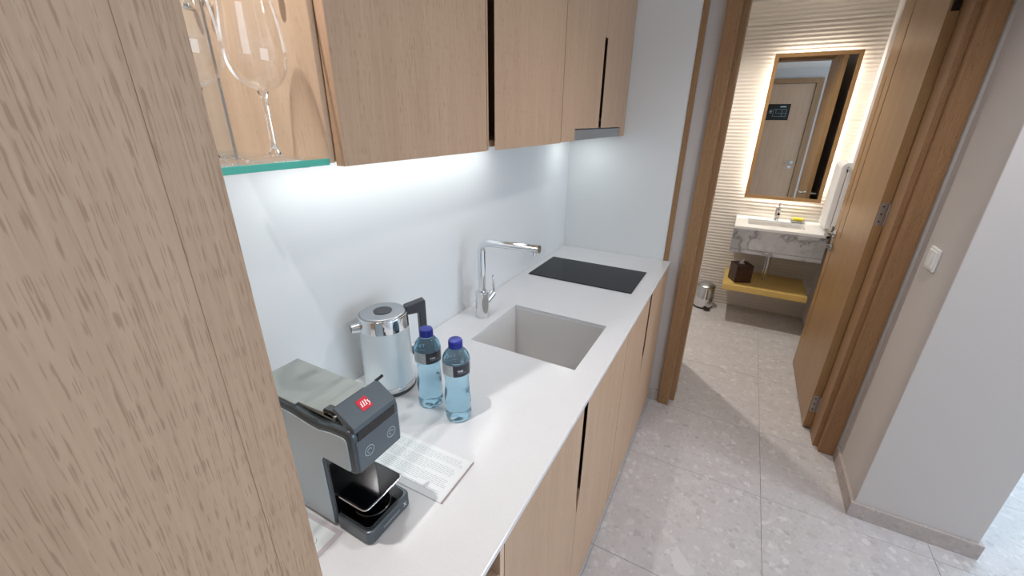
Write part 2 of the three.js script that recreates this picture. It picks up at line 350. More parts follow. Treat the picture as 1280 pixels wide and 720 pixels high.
{ // entrance door behind the camera, seen in the bathroom mirror
  const d = struct('door_2', 'greyish oak entrance door with a dark plan sheet, seen in the mirror', 'door');
  mesh('leaf', box(-0.16, 0.79, 0.01, 2.21, 1.045, 1.075, 0.002), M.oak, d);
  mesh('frame', prismZ([[-0.26, 0], [-0.165, 0], [-0.165, 2.215], [0.795, 2.215], [0.795, 0], [0.89, 0], [0.89, 2.29], [-0.26, 2.29]], 1.02, 1.075, 0.002), M.oakCasing, d);
  const h = mesh('lever_handle', tube([[0.715, 0.94, 1.045], [0.715, 0.94, 1.01], [0.705, 0.94, 1.0], [0.69, 0.94, 0.998], [0.59, 0.945, 0.998]], 0.009, 32, 12), M.steel, d);
  mesh('rosette', cyl(0.027, 0.026, 0.008, [0.715, 0.94, 1.045], 32, [0, 0, -1]), M.steel, h);
  mesh('lock_rosette', cyl(0.027, 0.026, 0.008, [0.7, 0.86, 1.045], 32, [0, 0, -1]), M.steel, d);
  const plan = canvasTex(256, 192, (c, w, hh) => {
    c.fillStyle = '#0c1013'; c.fillRect(0, 0, w, hh); c.strokeStyle = '#8aa0a4'; c.lineWidth = 4;
    c.strokeRect(30, 60, 150, 90); c.beginPath(); c.moveTo(30, 110); c.lineTo(150, 110); c.lineTo(150, 60); c.moveTo(80, 60); c.lineTo(80, 150); c.stroke();
    c.fillStyle = '#c8d4d6'; c.fillRect(40, 20, 70, 14); c.fillRect(196, 70, 30, 6); c.fillRect(196, 86, 30, 6); c.fillRect(196, 102, 30, 6);
  });
  const pg = new THREE.PlaneGeometry(0.33, 0.24).rotateY(Math.PI).translate(0.33, 1.765, 1.0405);
  const pl = mesh('plan_sheet', box(0.155, 0.505, 1.635, 1.895, 1.041, 1.046, 0.001), M.blackGloss, d);
  mesh('plan_print', pg, std({ map: plan, roughness: 0.3 }), pl);
}

// ---------------------------------------------------------------- tall side panel, cabinets, counter
{
  const p = mesh('tall_side_panel', box(-0.866, -0.25, 0, CEIL - 0.002, -0.128, -0.1, 0), M.oakNear);
  p.userData = { label: 'tall greyish oak side panel, seen by its narrow front edge', category: 'panel' };
  const t = thing('wardrobe', 'tall greyish oak wardrobe with open pores beside the kitchenette', 'wardrobe');
  mesh('body', box(-0.866, -0.274, 0.0, CEIL - 0.002, -0.0985, 0.7, 0), M.oakPale, t);
  mesh('wardrobe_door', box(-0.272, -0.2505, 0.05, CEIL - 0.004, -0.1, 0.5, 0, 'y', [0.21, 0.33]), M.oakNear, t);
  place(t, -0.56, 0, 0.2);
}
const CT = 0.9, FX = -0.252;
{ // worktop with sink cut-out
  const g = prismY([[-0.867, -2.261], [FX, -2.261], [FX, -0.13], [-0.867, -0.13]], CT - 0.014, CT, 0.0015, 'z', [0, 0], [rect(-0.712, -0.331, -1.352, -1.02)]);
  const o = mesh('countertop', g, M.counter); o.userData = { label: 'long white solid-surface countertop with thin front edge', category: 'countertop' };
}
{
  const t = thing('sink', 'rectangular white sink basin sunk into the white countertop', 'sink');
  const x0 = -0.722, x1 = -0.321, z0 = -1.362, z1 = -1.01, yb = 0.675, yt = CT - 0.0145;
  const o = 0.01;
  mesh('basin', merge([box(x0, x1, yb - 0.012, yb, z0, z1, 0), box(x0, x0 + o, yb, yt, z0, z1, 0), box(x1 - o, x1, yb, yt, z0, z1, 0), box(x0 + o, x1 - o, yb, yt, z0, z0 + o, 0), box(x0 + o, x1 - o, yb, yt, z1 - o, z1, 0)]), M.basin, t);
  const dr = mesh('drain', lathe([[0, 0.001], [0.03, 0.001], [0.034, 0.004], [0.042, 0.0035], [0.043, 0], [0, 0]].map(([r, y]) => [r, y]), 32).translate(-0.52, yb, -1.19), M.steel, t);
  place(t, -0.52, yb - 0.012, -1.186);
}
{
  const t = thing('cooktop', 'black glass two-zone cooktop flush in the white countertop', 'cooktop');
  mesh('glass_plate', box(-0.828, -0.326, CT + 0.0003, CT + 0.0045, -2.008, -1.7, 0.0012), M.glassBlack, t);
  place(t, -0.577, CT, -1.854);
}
// hollow carcass: two sides, top, bottom and back
function carcass(x0, x1, y0, y1, z0, z1, th = 0.016) {
  return merge([box(x0, x1, y0, y1, z0, z0 + th, 0), box(x0, x1, y0, y1, z1 - th, z1, 0), box(x0, x1, y0, y0 + th, z0 + th, z1 - th, 0), box(x0, x1, y1 - th, y1, z0 + th, z1 - th, 0), box(x0, x0 + 0.008, y0 + th, y1 - th, z0 + th, z1 - th, 0)]);
}
// finger-pull lip: the door edge is cut back behind its front face
const lip = (xf, xb, ze, zi, y0, y1, off) => prismY([[xf, ze], [xf, zi], [xb, zi]], y0, y1, 0, 'y', off);
const UF = -0.577, UB = -0.597, LF = -0.2535, LB = -0.272;
{ // wall cabinet with two doors and a full-height finger groove
  const t = thing('wall_cabinet', 'oak wall cabinet with a full-height dark finger groove, beside the glass shelf', 'cabinet');
  const y1 = CEIL - 0.006;
  mesh('body', carcass(-0.867, -0.6, 1.532, CEIL - 0.004, -1.41, -0.487), M.oakPale, t);
  mesh('cabinet_door', prismX(rect(-0.928, -0.4855, 1.525, y1), UB, UF, 0.0008, 'y', [0, 0]), M.oak, t);
  mesh('cabinet_door', merge([prismX(rect(-1.4095, -1.0, 1.525, y1), UB, UF, 0, 'y', [0.17, 0.3]), lip(UF, UB, -0.966, -1.0, 1.525, y1, [0.17, 0.3])]), M.oak, t);
  mesh('groove_lip', prismY([[-0.599, -0.93], [-0.577, -0.93], [-0.577, -0.936], [-0.596, -0.945], [-0.599, -0.945]], 1.527, y1, 0, 'y'), M.oak, t);
  place(t, -0.72, 1.525, -0.95);
}
{ // wall cabinet over the cooktop, doors notched for the extractor front and for the finger slot
  const t = thing('wall_cabinet', 'oak wall cabinet above the cooktop with a thin dark finger slot', 'cabinet');
  mesh('body', carcass(-0.867, -0.6, 1.6, CEIL - 0.004, -2.258, -1.413), M.oakPale, t);
  mesh('end_board', box(-0.867, -0.6, 1.532, 1.6, -1.43, -1.413, 0.001), M.oakPale, t);
  const yt = CEIL - 0.006;
  mesh('cabinet_door', prismX([[-1.4135, 1.527], [-1.5445, 1.527], [-1.5445, 1.57], [-1.821, 1.57], [-1.821, 1.9], [-1.823, 1.905], [-1.8392, 1.905], [-1.8392, yt], [-1.4135, yt]].reverse(), UB, UF, 0, 'y', [0.05, 0.5]), M.oak, t);
  mesh('cabinet_door', merge([prismX([[-1.93, 1.57], [-2.17, 1.57], [-2.17, 1.527], [-2.2585, 1.527], [-2.2585, yt], [-1.841, yt], [-1.841, 1.905], [-1.93, 1.905]].reverse(), UB, UF, 0, 'y', [0.3, 0.1]), lip(UF, UB, -1.857, -1.93, 1.57, 1.905, [0.3, 0.1])]), M.oak, t);
  place(t, -0.72, 1.527, -1.835);
}
{
  const t = thing('extractor_hood', 'slim brushed metal extractor hood front under the oak wall cabinet', 'extractor hood');
  mesh('front', box(-0.596, -0.578, 1.528, 1.5655, -2.167, -1.5475, 0.001), M.hoodMetal, t);
  mesh('body', box(-0.86, -0.6, 1.535, 1.598, -2.2, -1.45, 0.002), M.hoodMetal, t);
  mesh('badge', cyl(0.004, 0.004, 0.001, [-0.5785, 1.552, -2.14], 16, [1, 0, 0]), M.darkPlastic, t);
  const l = mesh('lamp', box(-0.76, -0.7, 1.532, 1.5355, -2.14, -2.02, 0.001), M.led, t);
  areaLight(0.05, 0.11, C(0.93, 1, 0.97), 60, [-0.73, 1.53, -2.08], [-0.73, 0, -2.08], t, 'hood_light');
  place(t, -0.72, 1.528, -1.857);
}
{ // LED strip under the first wall cabinet
  const t = thing('led_strip', 'white LED light strip under the oak wall cabinet', 'light strip');
  mesh('profile', box(-0.8, -0.772, 1.521, 1.5315, -1.39, -0.5, 0.001), M.steel, t);
  mesh('diffuser', box(-0.798, -0.774, 1.5185, 1.5212, -1.385, -0.505, 0.0005), M.led, t);
  areaLight(0.024, 0.88, C(0.94, 0.99, 1), 42, [-0.786, 1.5175, -0.945], [-0.786, 0, -0.945], t, 'strip_light');
  place(t, -0.786, 1.5315, -0.945);
}
function baseUnit(label, z0, z1, slotZ, off) { // two doors meeting at a tapering finger slot
  const t = thing('base_cabinet', label, 'cabinet');
  mesh('body', merge([box(-0.85, -0.275, 0.06, CT - 0.016, z0 + 0.0005, z0 + 0.008, 0), box(-0.85, -0.275, 0.06, CT - 0.016, z1 - 0.008, z1 - 0.0005, 0), box(-0.85, -0.275, 0.06, 0.076, z0 + 0.008, z1 - 0.008, 0), box(-0.862, -0.85, 0.06, CT - 0.016, z0 + 0.0005, z1 - 0.0005, 0)]), M.oakPale, t);
  const y0 = 0.022, yt = CT - 0.0165, s = slotZ;
  mesh('cabinet_door', prismX([[z1 - 0.001, y0], [z1 - 0.001, yt], [s + 0.0165, yt], [s + 0.0165, 0.56], [s + 0.001, 0.47], [s + 0.001, y0]], LB, LF, 0, 'y', off), M.oak, t);
  const o2 = [off[0] + 0.2, off[1] + 0.3];
  mesh('cabinet_door', merge([prismX([[s - 0.001, y0], [s - 0.001, 0.47], [s - 0.0165, 0.555], [s - 0.0165, 0.556], [s - 0.085, 0.556], [s - 0.085, yt], [z0 + 0.001, yt], [z0 + 0.001, y0]], LB, LF, 0, 'y', o2), lip(LF, LB, s - 0.0165, s - 0.085, 0.556, yt, o2)]), M.oak, t);
  mesh('plinth', box(-0.33, -0.29, 0, 0.06, z0, z1, 0), M.grout, t);
  place(t, -0.55, 0, (z0 + z1) / 2);
  return t;
}
baseUnit('oak base cabinet under the sink with a dark tapering finger slot', -1.372, -0.452, -0.905, [0.1, 0.05]);
baseUnit('oak base cabinet under the cooktop, next to the oak door casing', -2.258, -1.374, -1.785, [0.27, 0.35]);
{ // open cubby by the side panel
  const t = thing('open_cabinet', 'open oak cubby unit under the counter end', 'cabinet');
  mesh('side_board', box(-0.85, -0.254, 0, CT - 0.016, -0.4515, -0.437, 0.001), M.oakPale, t);
  mesh('side_board', box(-0.85, -0.254, 0, CT - 0.016, -0.144, -0.13, 0.001), M.oakPale, t);
  mesh('back_board', box(-0.862, -0.85, 0, CT - 0.016, -0.4515, -0.13, 0), M.oakPale, t);
  mesh('shelf_board', box(-0.849, -0.256, 0.8, 0.816, -0.437, -0.144, 0.001, 'x'), M.oakPale, t);
  mesh('shelf_board', box(-0.849, -0.256, 0.02, 0.036, -0.437, -0.144, 0.001, 'x'), M.oakPale, t);
  mesh('divider', box(-0.84, -0.3, 0.816, 0.872, -0.41, -0.4, 0.001), M.oakPale, t);
  place(t, -0.55, 0, -0.29);
}

// ---------------------------------------------------------------- glass shelf niche
{ // niche lining: wood side is the wall cabinet's flank, the back is a mirror sheet
  const p = mesh('niche_side_board', box(-0.862, -0.6, 1.53, CEIL - 0.004, -0.4865, -0.476, 0.0008, 'y', [0.1, 0.2]), M.oakPale);
  p.userData = { label: 'pale oak side board behind the wine glasses', category: 'board' };
  const m = mesh('niche_mirror', box(-0.867, -0.863, 1.515, CEIL - 0.004, -0.472, -0.13, 0.0005), M.mirror);
  m.userData = { label: 'mirror sheet at the back of the glass shelf niche', category: 'mirror' };
}
const shelfPins = (t, y) => {
  for (const x of [-0.835, -0.655]) {
    const p = mesh('shelf_pin', merge([cyl(0.0035, 0.0035, 0.014, [x, y - 0.004, -0.476], 12, [0, 0, 1]), cyl(0.007, 0.007, 0.0025, [x, y - 0.0025, -0.467], 16)]), M.chrome, t);
  }
};
for (const [y, label] of [[1.527, 'green-edged glass shelf carrying wine glasses beside the wall cabinet'], [1.775, 'upper green-edged glass shelf above the wine glasses']]) {
  const t = thing('glass_shelf', label, 'shelf');
  mesh('glass_plate', box(-0.862, -0.6025, y, y + 0.0105, -0.4755, -0.1285, 0), M.shelfGlass, t);
  mesh('glass_edge', box(-0.6025, -0.6, y, y + 0.0105, -0.4755, -0.1285, 0.0006), M.shelfEdge, t);
  shelfPins(t, y);
  place(t, -0.73, y, -0.3);
}
const bowlProfile = [[0.0075, 0.0965], [0.018, 0.1005], [0.029, 0.11], [0.037, 0.124], [0.0405, 0.14], [0.0408, 0.155], [0.039, 0.175], [0.0355, 0.2], [0.033, 0.214], [0.0324, 0.2146], [0.032, 0.214], [0.0345, 0.2], [0.038, 0.175], [0.0397, 0.155], [0.0394, 0.14], [0.036, 0.1248], [0.0282, 0.1112], [0.0175, 0.1022], [0.008, 0.0985], [0, 0.098]];
{
  const smooth = (p, n) => lathe(new THREE.CatmullRomCurve3(p.map(([r, y]) => new THREE.Vector3(r, y, 0)), false, 'centripetal').getPoints(n).map(v => [Math.max(0, v.x), v.y]), 56);
  const bowl = smooth(bowlProfile, 90);
  const stem = lathe([[0, 0.004], [0.009, 0.0085], [0.0048, 0.016], [0.0036, 0.03], [0.0034, 0.06], [0.0042, 0.086], [0.0075, 0.0962], [0, 0.0975]], 32);
  const foot = lathe([[0, 0], [0.0385, 0], [0.0395, 0.001], [0.038, 0.0022], [0.022, 0.0042], [0.009, 0.0085], [0, 0.009]], 56);
  const spots = [[-0.646, -0.414, 'tall clear wine glass next to the oak wall cabinet flank'], [-0.652, -0.327, 'clear wine glass standing closer to the greyish side panel']];
  for (const [x, z, label] of spots) {
    const t = thing('wine_glass', label, 'wine glass', 'wine glasses on the glass shelf'); t.position.set(x, 1.5378, z);
    mesh('bowl', bowl, M.thinGlass, t); mesh('stem', stem, M.clear, t); mesh('foot', foot, M.thinGlass, t);
  }
}
{ // small recessed spot in the niche top
  const t = thing('niche_spotlight', 'small recessed spotlight above the glass shelves', 'spotlight');
  mesh('ring', lathe([[0.024, 0], [0.034, 0], [0.034, -0.006], [0.024, -0.004]], 32).translate(-0.66, CEIL - 0.001, -0.2), M.steel, t);
  mesh('lens', cyl(0.022, 0.022, 0.003, [-0.66, CEIL - 0.0045, -0.2], 24), M.lens, t);
  const l = new THREE.SpotLight(C(1, 0.96, 0.93), 8.5, 0, 0.75, 0.7, 2); l.name = 'niche_light'; l.position.set(-0.66, CEIL - 0.012, -0.2); l.target.position.set(-0.72, 1.5, -0.36); l.castShadow = true; l.shadow.radius = 0.6;
  t.add(l); scene.add(l.target); l.target.name = 'niche_light_aim';
}

// ---------------------------------------------------------------- tap
{
  const t = thing('kitchen_faucet', 'tall chrome L-shaped kitchen tap behind the white sink', 'tap');
  const X = -0.775, Z = -1.2;
  mesh('base', lathe([[0, 0], [0.0265, 0], [0.0268, 0.003], [0.0255, 0.006], [0.0255, 0.098], [0.0235, 0.102], [0, 0.102]], 36).translate(X, CT, Z), M.chrome, t);
  const pts = []; pts.push([X, CT + 0.1, Z]); const R = 0.034, top = 1.193;
  for (let i = 0; i <= 3; i++) pts.push([X, CT + 0.12 + i * (top - R - CT - 0.12) / 3, Z]);
  for (let i = 1; i <= 6; i++) { const a = i / 6 * Math.PI / 2; pts.push([X + R - R * Math.cos(a), top - R + R * Math.sin(a), Z]); }
  for (let i = 1; i <= 4; i++) pts.push([X + R + i * (0.225 - R) / 4, top + 0.0015 * i, Z - 0.001 * i]);
  mesh('spout', tube(pts, 0.0135, 90, 20), M.chrome, t);
  const e = pts[pts.length - 1];
  const cap = mesh('spout_tip', cyl(0.0137, 0.0132, 0.003, [e[0], e[1], e[2]], 24, [1, 0.03, 0]), M.steel, t);
  mesh('aerator', cyl(0.0085, 0.0085, 0.016, [e[0] - 0.018, e[1] - 0.024, e[2]], 20), M.chrome, t);
  const lv = mesh('lever_body', cyl(0.0165, 0.0155, 0.05, [X + 0.004, CT + 0.052, Z - 0.012], 28, [0.25, 0.62, -0.75]), M.chrome, t);
  const L = shape(rrect(-0.0105, 0.0105, 0, 0.072, 0.01));
  const lg = extrude(L, 0.007, 0.002);
  lg.rotateX(-0.05).rotateY(Math.PI * 0.5 + 0.6).translate(X + 0.018, CT + 0.083, Z - 0.047);
  mesh('lever', lg, M.chrome, lv);
  place(t, X, CT, Z);
}

// ---------------------------------------------------------------- kettle
{
  const t = thing('electric_kettle', 'white electric kettle with polished chrome collar and dark handle', 'kettle');
  const X = -0.765, Z = -0.7, D = [0.52, -0.854];
  const at = g => g.translate(X, CT, Z);
  mesh('power_base', at(lathe([[0, 0], [0.068, 0], [0.07, 0.003], [0.07, 0.0075], [0.067, 0.0095], [0, 0.0095]], 56)), M.darkPlastic, t);
  mesh('foot_ring', at(lathe([[0, 0.0095], [0.067, 0.0095], [0.0695, 0.011], [0.0695, 0.024], [0.068, 0.0255], [0, 0.0255]], 56)), M.chrome, t);
  const brand = canvasTex(1024, 512, (c, w, h) => {
    c.fillStyle = '#dfe9ec'; c.fillRect(0, 0, w, h); c.fillStyle = '#8fa3a8'; c.font = 'bold 30px sans-serif'; c.fillText('SMEG', 0.5 * w + 0, h - 52);
  });
  brand.wrapS = THREE.RepeatWrapping; brand.offset.x = 0.235;
  mesh('body', at(lathe([[0, 0.0255], [0.0685, 0.0255], [0.0688, 0.03], [0.0675, 0.08], [0.066, 0.13], [0.0646, 0.187], [0, 0.187]].slice(1, 6), 64)), std({ map: brand, roughness: 0.16, clearcoat: 0.7, clearcoatRoughness: 0.06 }), t);
  mesh('collar', at(lathe([[0.0646, 0.187], [0.0654, 0.1885], [0.0645, 0.222], [0.0625, 0.2245], [0.0605, 0.2245], [0.0605, 0.219], [0, 0.219]], 64)), M.chrome, t);
  const lid = mesh('lid', at(lathe([[0, 0.2185], [0.059, 0.2185], [0.0595, 0.224], [0.058, 0.2275], [0.054, 0.229], [0, 0.2295]], 64)), M.steel, t);
  mesh('lid_window', at(cyl(0.024, 0.024, 0.0015, [0, 0.2292, 0], 40)), M.darkPlastic, lid);
  const sd = [-D[0], -D[1]];
  const sp = mesh('spout', cyl(0.0145, 0.0115, 0.026, [X + sd[0] * 0.058, CT + 0.195, Z + sd[1] * 0.058], 28, [sd[0], 0.02, sd[1]]), M.chrome, t);
  mesh('spout_mouth', cyl(0.0095, 0.0095, 0.001, [X + sd[0] * 0.0843, CT + 0.1958, Z + sd[1] * 0.0843], 24, [sd[0], 0.02, sd[1]]), M.blackGloss, sp);
  // handle: flat bar out from the collar, then down
  const hs = shape([[0.058, 0.232], [0.058, 0.206], [0.094, 0.206], [0.094, 0.08], [0.114, 0.08], [0.114, 0.238], [0.11, 0.242]]);
  const hg = extrude(hs, 0.024, 0.003).translate(0, 0, -0.012).rotateY(-Math.atan2(D[1], D[0]));
  mesh('handle', at(hg), M.darkPlastic, t);
  mesh('handle_foot', at(extrude(shape(rect(0.064, 0.112, 0.08, 0.098)), 0.02, 0.003).translate(0, 0, -0.01).rotateY(-Math.atan2(D[1], D[0]))), M.darkPlastic, t);
  place(t, X, CT, Z);
}

// ---------------------------------------------------------------- water bottles
{
  const prof = [[0, 0.003], [0.018, 0.0005], [0.0285, 0.001], [0.032, 0.006], [0.0325, 0.02], [0.0312, 0.032], [0.0322, 0.045], [0.0322, 0.06], [0.0302, 0.085], [0.0288, 0.105], [0.0302, 0.122], [0.0326, 0.131], [0.0331, 0.136], [0.0331, 0.166], [0.0325, 0.172], [0.029, 0.183], [0.0215, 0.193], [0.0145, 0.199], [0.0128, 0.203], [0.0128, 0.207], [0, 0.207]];
  const sm = new THREE.SplineCurve(prof.map(([r, y]) => new THREE.Vector2(r, y))).getPoints(80).map(v => new THREE.Vector2(Math.max(0, v.x), Math.max(0, v.y)));
  const g = new THREE.LatheGeometry(sm, 64); const p = g.attributes.position;
  for (let i = 0; i < p.count; i++) { // moulded swirl flutes on the lower half
    const x = p.getX(i), y = p.getY(i), z = p.getZ(i), a = Math.atan2(z, x), w = y > 0.03 && y < 0.12 ? Math.sin((y - 0.03) / 0.09 * Math.PI) : 0, foot = y < 0.03 && y > 0.002 ? 0.4 : 0;
    const k = 1 + 0.035 * w * Math.sin(5 * a + y * 60) + foot * 0.03 * Math.sin(7 * a);
    p.setX(i, x * k); p.setZ(i, z * k);
  }
  g.computeVertexNormals();
  const label = canvasTex(1024, 160, (c, w, h) => {
    c.fillStyle = '#b4bbc0'; c.fillRect(0, 0, w, h);
    c.fillStyle = '#7d858c'; for (let k = 0; k < 9; k++) c.fillRect(40, 20 + k * 14, 190 - (k * 37) % 60, 4);
    for (let k = 0; k < 9; k++) c.fillRect(560, 20 + k * 14, 190 - (k * 53) % 70, 4);
    c.fillStyle = '#2c2c38'; c.fillRect(250, 0, 230, h); c.fillRect(770, 0, 230, h);
    c.fillStyle = '#15183a'; c.fillRect(300, 8, 60, 40);
    c.fillStyle = '#f0f2f4'; c.font = 'bold 38px sans-serif'; c.fillText('THE', 300, 92); c.fillText('THE', 820, 92); c.font = '16px sans-serif';
    c.fillStyle = '#a9abb4'; c.fillRect(300, 106, 110, 4); c.fillRect(300, 118, 80, 4); c.fillRect(820, 106, 110, 4);
    c.fillStyle = '#3b46a0'; c.fillRect(6, 50, 22, 60);
  });
  const spots = [[-0.614, -0.692, 2.1, 'blue-capped water bottle standing against the white kettle'], [-0.519, -0.683, 1.95, 'blue-capped water bottle standing on the sink side, in front of the first']];
  for (const [x, z, turn, lb] of spots) {
    const t = thing('water_bottle', lb, 'bottle', 'blue-capped water bottles on the counter');
    mesh('bottle_body', g, M.water, t);
    mesh('label_band', new THREE.CylinderGeometry(0.0335, 0.0335, 0.03, 64, 1, true).translate(0, 0.151, 0), std({ map: label, roughness: 0.4, side: THREE.DoubleSide }), t);
    const ridges = []; for (let i = 0; i < 48; i++) ridges.push(box(-0.0007, 0.0007, 0.202, 0.216, 0.0155, 0.0168, 0).rotateY(i / 48 * 6.2832));
    const cap = mesh('cap', lathe([[0, 0.2071], [0.0132, 0.2071], [0.0132, 0.2], [0.016, 0.2], [0.0162, 0.218], [0.015, 0.2205], [0, 0.2205]], 48), M.cap, t);
    mesh('cap_ridges', merge(ridges), M.cap, cap);
    t.position.set(x, CT + 0.0005, z); t.rotation.y = turn;
  }
}

// ---------------------------------------------------------------- coffee machine
{
  const t = thing('coffee_machine', 'compact gunmetal capsule coffee machine with a red square badge', 'coffee machine');
  const z0 = -0.425, z1 = -0.32, xb = -0.72;
  const round = (pts) => { const s = new THREE.Shape(); pts.forEach((q, i) => { if (q.length === 2) i ? s.lineTo(q[0], q[1]) : s.moveTo(q[0], q[1]); else s.quadraticCurveTo(q[0], q[1], q[2], q[3]); }); return s; };
  const body = round([[xb, 0.903], [-0.532, 0.903], [-0.532, 1.062], [-0.464, 1.062], [-0.452, 1.062, -0.452, 1.074], [-0.452, 1.134], [-0.452, 1.148, -0.466, 1.149], [-0.5, 1.147], [-0.53, 1.14], [-0.56, 1.142], [-0.6, 1.147], [xb + 0.02, 1.147], [xb, 1.147, xb, 1.13]]);
  mesh('body', uvm(extrude(body, z1 - z0, 0.008, 4).translate(0, 0, z0)), M.gunmetal, t);
  const plate = round([[xb + 0.008, 0.907], [-0.538, 0.907], [-0.538, 1.058], [-0.531, 1.069], [-0.47, 1.069], [-0.463, 1.069, -0.463, 1.076], [-0.463, 1.126], [-0.463, 1.136, -0.474, 1.136], [-0.5, 1.134], [-0.53, 1.127], [-0.56, 1.129], [-0.6, 1.134], [xb + 0.008, 1.134]]);
  const pg = extrude(plate, 0.003, 0.001);
  mesh('side_plate', pg.clone().translate(0, 0, z1 - 0.0012), M.sidePlate, t);
  mesh('side_plate', pg.clone().translate(0, 0, z0 - 0.0018), M.sidePlate, t);
  mesh('top_plate', box(xb + 0.004, -0.592, 1.146, 1.1505, z0 + 0.004, z1 - 0.006, 0.001), M.topPlate, t);
  const lid = mesh('capsule_lid', prismZ([[-0.591, 1.145], [-0.5, 1.145], [-0.497, 1.156], [-0.51, 1.158], [-0.545, 1.1535], [-0.591, 1.151]], z0 + 0.004, z1 - 0.012, 0.0012), M.topPlate, t);
  mesh('lid_hinge', merge([box(-0.512, -0.492, 1.148, 1.165, z0 + 0.02, z1 - 0.02, 0.003), box(-0.53, -0.5, 1.146, 1.16, z1 - 0.03, z1 - 0.012, 0.004)]), M.blackGloss, lid);
  // opening lever, tilted forward over the front
  const lv = mesh('lever', prismZ([[-0.494, 1.176], [-0.489, 1.181], [-0.45, 1.156], [-0.449, 1.147], [-0.456, 1.145], [-0.476, 1.156]], z0 + 0.008, z1 - 0.006, 0.0015), M.slate, t);
  mesh('lever_tab', cyl(0.003, 0.003, 0.016, [-0.489, 1.179, z0 + 0.012], 12, [0, 0.1, -1]), M.blackGloss, lv);
  const logo = canvasTex(128, 128, (c, w, h) => { c.fillStyle = '#c4273a'; c.fillRect(0, 0, w, h); c.fillStyle = '#f4e9ea'; c.font = 'italic bold 74px serif'; c.fillText('illy', 16, 88); });
  const n = new THREE.Vector3(0.54, 0.842, 0).normalize();
  const lg = new THREE.PlaneGeometry(0.021, 0.021);
  lg.applyMatrix4(basis([0, 0, -1], [-0.842, 0.54, 0], [0.54, 0.842, 0])).translate(-0.4705 + 0.0006, 1.1692 + 0.0004, -0.368);
  mesh('badge', lg, std({ map: logo, roughness: 0.4 }), lv);
  mesh('capsule_slot', box(-0.457, -0.4505, 1.126, 1.145, z0 + 0.012, z1 - 0.012, 0.001), M.blackGloss, t);
  const fp = mesh('front_panel', box(-0.456, -0.4498, 1.066, 1.127, z0 + 0.006, z1 - 0.006, 0.003), M.slate, t);
  for (const z of [-0.349, -0.398]) {
    const ring = mesh('button', new THREE.TorusGeometry(0.0092, 0.0007, 8, 32).rotateY(Math.PI / 2).translate(-0.4496, 1.097, z), M.sidePlate, fp);
    const cup = new THREE.TorusGeometry(0.0042, 0.0006, 6, 20, 4.6).rotateY(Math.PI / 2).translate(-0.4496, 1.0965, z);
    mesh('button_icon', cup, M.sidePlate, ring);
  }
  mesh('column', box(-0.538, -0.53, 0.93, 1.064, z0 + 0.005, z1 - 0.004, 0.001), M.blackGloss, t);
  mesh('nozzle', box(-0.505, -0.476, 1.052, 1.064, -0.385, -0.36, 0.003), M.blackGloss, t);
  const cs = mesh('cup_shelf', prismY(rrect(-0.534, -0.46, -0.419, -0.33, 0.008), 0.967, 0.972, 0.001), M.blackGloss, t);
  const lip = new THREE.CatmullRomCurve3(rrect(-0.531, -0.4595, -0.4195, -0.3295, 0.008, 4).map(([x, z]) => new THREE.Vector3(x, 0.9705, z)), true, 'centripetal');
  mesh('shelf_rim', new THREE.TubeGeometry(lip, 120, 0.0016, 8, true), M.chrome, cs);
  const dt = mesh('drip_tray', prismY(rrect(-0.535, -0.448, -0.425, -0.32, 0.012), 0.9012, 0.931, 0.003, 'z', [0, 0]), M.gunmetal, t);
  mesh('tray_grid', prismY(rrect(-0.53, -0.455, -0.419, -0.326, 0.01), 0.9305, 0.9335, 0.001, 'z', [0, 0]), M.blackGloss, dt);
  mesh('cup_ring', new THREE.TorusGeometry(0.031, 0.0028, 10, 48).rotateX(Math.PI / 2).translate(-0.492, 0.934, -0.372), M.blackGloss, dt);
  const tx = canvasTex(256, 64, (c, w, h) => { c.fillStyle = '#545c62'; c.fillRect(0, 0, w, h); c.fillStyle = '#c9d0d4'; c.fillRect(20, 34, 150, 5); c.font = 'bold 50px sans-serif'; c.fillText('X', 205, 50); });
  mesh('tray_print', new THREE.PlaneGeometry(0.07, 0.0175).rotateY(Math.PI / 2).translate(-0.4476, 0.916, -0.382), std({ map: tx, roughness: 0.4, metalness: 0.3 }), dt);
  place(t, -0.58, CT, -0.372);
}

// ---------------------------------------------------------------- printed cards on the counter
{
  const sheet = canvasTex(1024, 768, (c, w, h) => {
    c.fillStyle = '#eef2f3'; c.fillRect(0, 0, w, h); c.fillStyle = '#8c9499';
    for (let k = 0; k < 22; k++) { let x = 60; const y = 70 + k * 29; if (k % 7 === 5) continue; while (x < (k % 7 === 4 ? 600 : 930)) { const l = 14 + ((k * 31 + x * 7) % 50); c.fillRect(x, y, l, 5); x += l + 10; } }
  });
  const t = thing('info_card', 'printed white information card with a dark edge strip beside the coffee machine', 'card');
  const g = new THREE.PlaneGeometry(0.125, 0.19).rotateX(-Math.PI / 2);
  mesh('paper', new RoundedBoxGeometry(0.21, 0.0012, 0.118, 1, 0.0004), M.white, t);
  mesh('print', new THREE.PlaneGeometry(0.205, 0.114).rotateX(-Math.PI / 2).translate(0, 0.0008, 0), std({ map: sheet, roughness: 0.35 }), t);
  mesh('edge_strip', new RoundedBoxGeometry(0.003, 0.0025, 0.118, 1, 0.0006).translate(0.106, 0.001, 0), std({ color: 0xa89a9b, roughness: 0.5 }), t);
  t.position.set(-0.503, CT + 0.0008, -0.508); t.rotation.y = 0.02;
}
